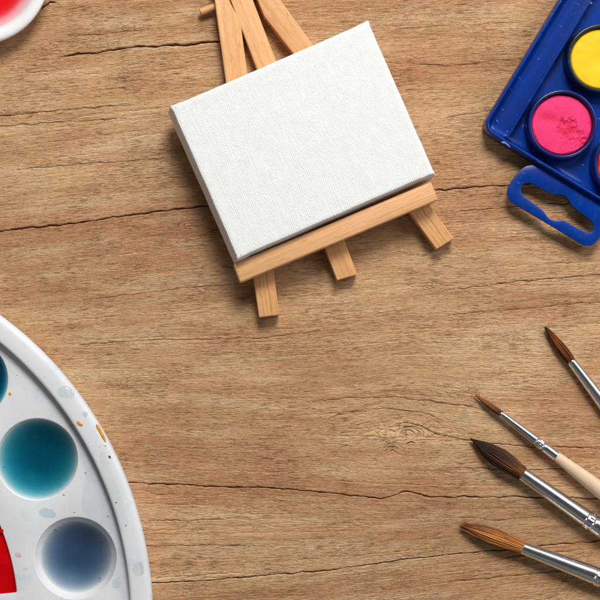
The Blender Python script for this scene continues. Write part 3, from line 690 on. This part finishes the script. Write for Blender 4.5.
# ------------------------------------------------------------------ brushes
METAL = mat_metal(); PALE = mat_beech('pale_brush_handle', srgb(232, 204, 176), srgb(220, 188, 158), srgb(200, 164, 132))
def lathe_x(prof, n=48, mod=None):
    V, F = lathe([(r, x) for x, r in prof], n)
    out = []
    for x, y, z in V:
        k = 1.0
        if mod and (x or y): k = mod(z, math.atan2(y, x))
        out.append((z, x * k, y * k))
    return out, F
def interp(p, x): return float(np.interp(x, [a for a, _ in p], [b for _, b in p]))
def brush(tip, base, far, hair, ferr, crimp, Lf, handle, hairmat, strands, label, zb, zfar, droop, blunt=0.0, seed=1):
    a = Vector(W(*base, zb)); b = Vector(W(*far, zfar)); d = b - a; L0 = math.hypot(d.x, d.y)
    rz = math.atan2(d.y, d.x); ry = -math.atan2(d.z, L0)
    t = thing('paint_brush', label, 'paintbrush', tuple(a), (0, ry, rz), 'paintbrushes with metal ferrules')
    tq = W(*tip, 5); lb = math.hypot(tq[0] - a.x, tq[1] - a.y)
    off = math.atan2(tq[1] - a.y, tq[0] - a.x) - (rz + math.pi); off = (off + math.pi) % (2 * math.pi) - math.pi
    rng = random.Random(seed)
    def axis(s):   # s 0 at ferrule .. 1 at tip: gentle bend to the tip's place and droop to the table
        return (-lb * s, -math.tan(off) * lb * s ** 1.3, -droop * s ** 1.6)
    V, F, st, al = [], [], [], []
    def tube(pts, rads, n, sv):
        s0 = len(V)
        for (p, r, s) in zip(pts, rads, [i / (len(pts) - 1) for i in range(len(pts))]):
            for k in range(n): an = 2 * math.pi * k / n; V.append((p[0], p[1] + r * math.cos(an), p[2] + r * math.sin(an))); st.append(sv); al.append(max(0, min(1, -p[0] / lb)))
        for i in range(len(pts) - 1):
            for k in range(n): F.append((s0 + i * n + k, s0 + i * n + (k + 1) % n, s0 + (i + 1) * n + (k + 1) % n, s0 + (i + 1) * n + k))
        F.append(tuple(s0 + (len(pts) - 1) * n + k for k in range(n)))
    ss = [-.06 + (.95 if blunt else 1.04) * i / 16 for i in range(17)]
    pts = [(axis(max(s, 0)) if s >= 0 else (-lb * s, 0, 0)) for s in ss]
    tube(pts, [max(.12, interp(hair, max(0, s)) * .84) for s in ss], 20, .0)
    for k in range(int(strands * 1.7)):
        th = rng.uniform(0, 2 * math.pi); rho = rng.uniform(.6, 1.06) ** .5 if k % 5 else rng.uniform(.3, .9); s1 = rng.uniform(.84, 1.03) if k % 4 else rng.uniform(.55, .95)
        if blunt: s1 = rng.uniform(.86, 1.07) if k % 3 else rng.uniform(.7, 1.0)
        sv = rng.random() ** 1.5; tw = rng.uniform(-.25, .25); wig = rng.uniform(-.22, .26); fray = rng.uniform(0, 3.2) if k % 4 == 0 else 0; ps, rs = [], []
        for i in range(9):
            s = -.05 + (s1 + .05) * i / 8; c = axis(s) if s >= 0 else (-lb * s, 0, 0)
            r = interp(hair, max(0, s)) * rho * (1.06 + wig * max(0, s)) + fray * max(0, s - .55) ** 1.5 ; an = th + tw * s
            ps.append((c[0], c[1] + r * math.cos(an), c[2] + r * math.sin(an))); rs.append((.36 if i < 8 else .08) * (1 - .5 * i / 8))
        tube(ps, rs, 3, sv)
    mk('bristles', V, F, hairmat, t, attrs={'strand': st, 'along': al}, angle=80)
    xs = []; x = 0
    while x < Lf:
        xs.append(x); x += .7 if any(abs(x - c) < 9 for c in crimp) else 2.5
    xs.append(Lf)
    def rad(x):
        r = interp(ferr, x)
        for c in crimp:
            for s in (-4.2, 4.2): r -= .75 * math.exp(-((x - c - s) / .95) ** 2)
            r += .35 * math.exp(-((x - c) / 6) ** 2)
        return r
    r0 = interp(ferr, 0)
    prof = [(3, r0 - .9), (.5, r0 - .75), (0, r0 - .35)] + [(max(x, .35), rad(x)) for x in xs] + [(Lf + .1, rad(Lf) - .6), (Lf - 2, rad(Lf) - .8)]
    def mod(x, an):
        k = 1.0
        for c in crimp: k -= .085 * math.exp(-((x - c) / 2.1) ** 2) * max(0, math.sin(an * 9 + c)) ** 2
        return k
    V, F = lathe_x(prof, 96, mod); mk('ferrule', V, F, METAL, t, angle=50)
    V, F = lathe_x([(Lf - 4, 0), (Lf - 4, handle[0][1] - .9), (Lf - .5, handle[0][1] - .4)] + handle + [(handle[-1][0] + 1.5, handle[-1][1] * .6), (handle[-1][0] + 2, 0)], 64)
    mk('handle', V, F, PALE, t, angle=50)

H1 = mat_hair('dark_brown_hair', srgb(40, 18, 9), srgb(200, 112, 48), [(0, (.55, .5, .5)), (.45, (.95, .9, .85)), (.8, (.7, .65, .6)), (1, (.45, .4, .4))])
H2 = mat_hair('orange_brown_hair', srgb(84, 44, 18), srgb(214, 134, 60), [(0, (.35, .3, .3)), (.35, (.75, .65, .6)), (1, (1, .95, .9))])
H3 = mat_hair('blackened_hair', srgb(26, 17, 12), srgb(170, 108, 56), [(0, (.85, .7, .6)), (.3, (.55, .5, .5)), (.6, (.25, .24, .26)), (1, (.16, .16, .19))])
H4 = mat_hair('chestnut_hair', srgb(80, 36, 10), srgb(255, 166, 70), [(0, (.8, .72, .65)), (.5, (1, .95, .9)), (.82, (.75, .65, .6)), (1, (.4, .36, .36))])
brush((545, 327), (570.8, 360.5), (616, 420), [(0, 3.9), (.2, 4.5), (.45, 4.2), (.75, 2.6), (.93, 1.5), (1, 1.0)], [(0, 4.4), (30, 5.7), (70, 7.2), (100, 7.6)], [84], 98,
      [(98, 7.2), (130, 8.6), (170, 8.2), (300, 4.6), (345, 3.0)], H1, 170, 'paintbrush with short dark brown hair nearest the blue paint box', 7.4, 8.2, 2.5, seed=1)
brush((475.2, 394.6), (500, 413), (556, 456), [(0, 2.7), (.25, 3.0), (.6, 2.2), (.88, .9), (1, .35)], [(0, 2.9), (30, 4.2), (70, 5.2)], [50], 70,
      [(70, 4.9), (95, 6.4), (125, 8.0), (165, 9.0), (260, 5.6), (360, 3.0)], H2, 110, 'thinnest paintbrush with fine orange brown tip and pale wooden handle', 6.6, 8.0, 2.0, seed=2)
brush((471, 439), (520, 472), (590, 521), [(0, 6.3), (.2, 8.2), (.42, 8.6), (.68, 6.2), (.88, 2.7), (1, .3)], [(0, 6.6), (50, 7.8), (90, 8.7), (98, 8.9)], [84], 98,
      [(98, 8.5), (130, 10.2), (170, 9.8), (300, 5.6), (380, 3.2)], H3, 330, 'thick round paintbrush with blackened pointed hair', 9.4, 9.8, 4.5, seed=3)
brush((463, 525.2), (519.6, 546.5), (597, 576), [(0, 6.0), (.2, 7.1), (.45, 7.4), (.75, 5.4), (.93, 3.5), (1, 2.7)], [(0, 6.3), (50, 8.2), (85, 9.5), (104, 9.8)], [84], 102,
      [(102, 9.2), (130, 11), (170, 10.4), (300, 6), (380, 3.4)], H4, 330, 'thick round paintbrush with blunt chestnut hair, lowest of the four', 10.2, 10.6, 4.5, blunt=1, seed=4)

# ------------------------------------------------------------------ camera and light
cd = bpy.data.cameras.new('camera'); cam = bpy.data.objects.new('camera', cd); COL.objects.link(cam)
cam.location = ((NX - 300) * S, (300 - NY) * S, H * S); cam.rotation_euler = (0, 0, 0)
cd.sensor_width = 36; cd.lens = 36 * H / 600; cd.shift_x = (300 - NX) / 600; cd.shift_y = (NY - 300) / 600
cd.clip_start = .01; cd.clip_end = 50; scene.camera = cam

w = bpy.data.worlds.new('World'); scene.world = w; w.use_nodes = True
bg = w.node_tree.nodes['Background']; nt = w.node_tree; tc = nt.nodes.new('ShaderNodeTexCoord'); sx = nt.nodes.new('ShaderNodeSeparateXYZ'); rp = nt.nodes.new('ShaderNodeValToRGB')
nt.links.new(tc.outputs['Generated'], sx.inputs[0]); nt.links.new(sx.outputs[2], rp.inputs[0]); nt.links.new(rp.outputs[0], bg.inputs[0])
rp.color_ramp.elements.new(.5); rp.color_ramp.elements.new(.75)
els = rp.color_ramp.elements
for e, (p, v) in zip(els, [(0, .55), (.45, .95), (.76, .95), (.93, .22)]): e.position = p; e.color = (v * .96, v * .98, v, 1)
bg.inputs[1].default_value = .15
def area(name, loc, target, size, power, col=(1, 1, 1), sy=None):
    l = bpy.data.lights.new(name, 'AREA'); l.energy = power; l.size = size; l.color = col
    if sy: l.shape = 'RECTANGLE'; l.size_y = sy
    o = bpy.data.objects.new(name, l); COL.objects.link(o); o.location = loc
    o.rotation_euler = (Vector(target) - Vector(loc)).to_track_quat('-Z', 'Y').to_euler(); return o
area('window_softbox', (.12, .80, .92), (0, 0, 0), .42, 15.2, (1, .985, .96), .42)
area('added_side_light', (.86, .50, .78), (.05, -.05, 0), .55, 4.9, (1, .99, .97), .55)  # added lamp with no known source, puts bright bands on the ferrules
area('added_fill_light', (.62, -.62, .62), (0, 0, 0), .35, .9, (.95, .98, 1))  # weak lamp added as fill and for low reflections on the ferrules

scene.render.engine = 'CYCLES'; scene.cycles.samples = 128; scene.cycles.use_denoising = True
scene.render.resolution_x = scene.render.resolution_y = 1024
vs_ = scene.view_settings; vs_.view_transform = 'Standard'; vs_.look = 'None'; vs_.exposure = 0; vs_.gamma = 1
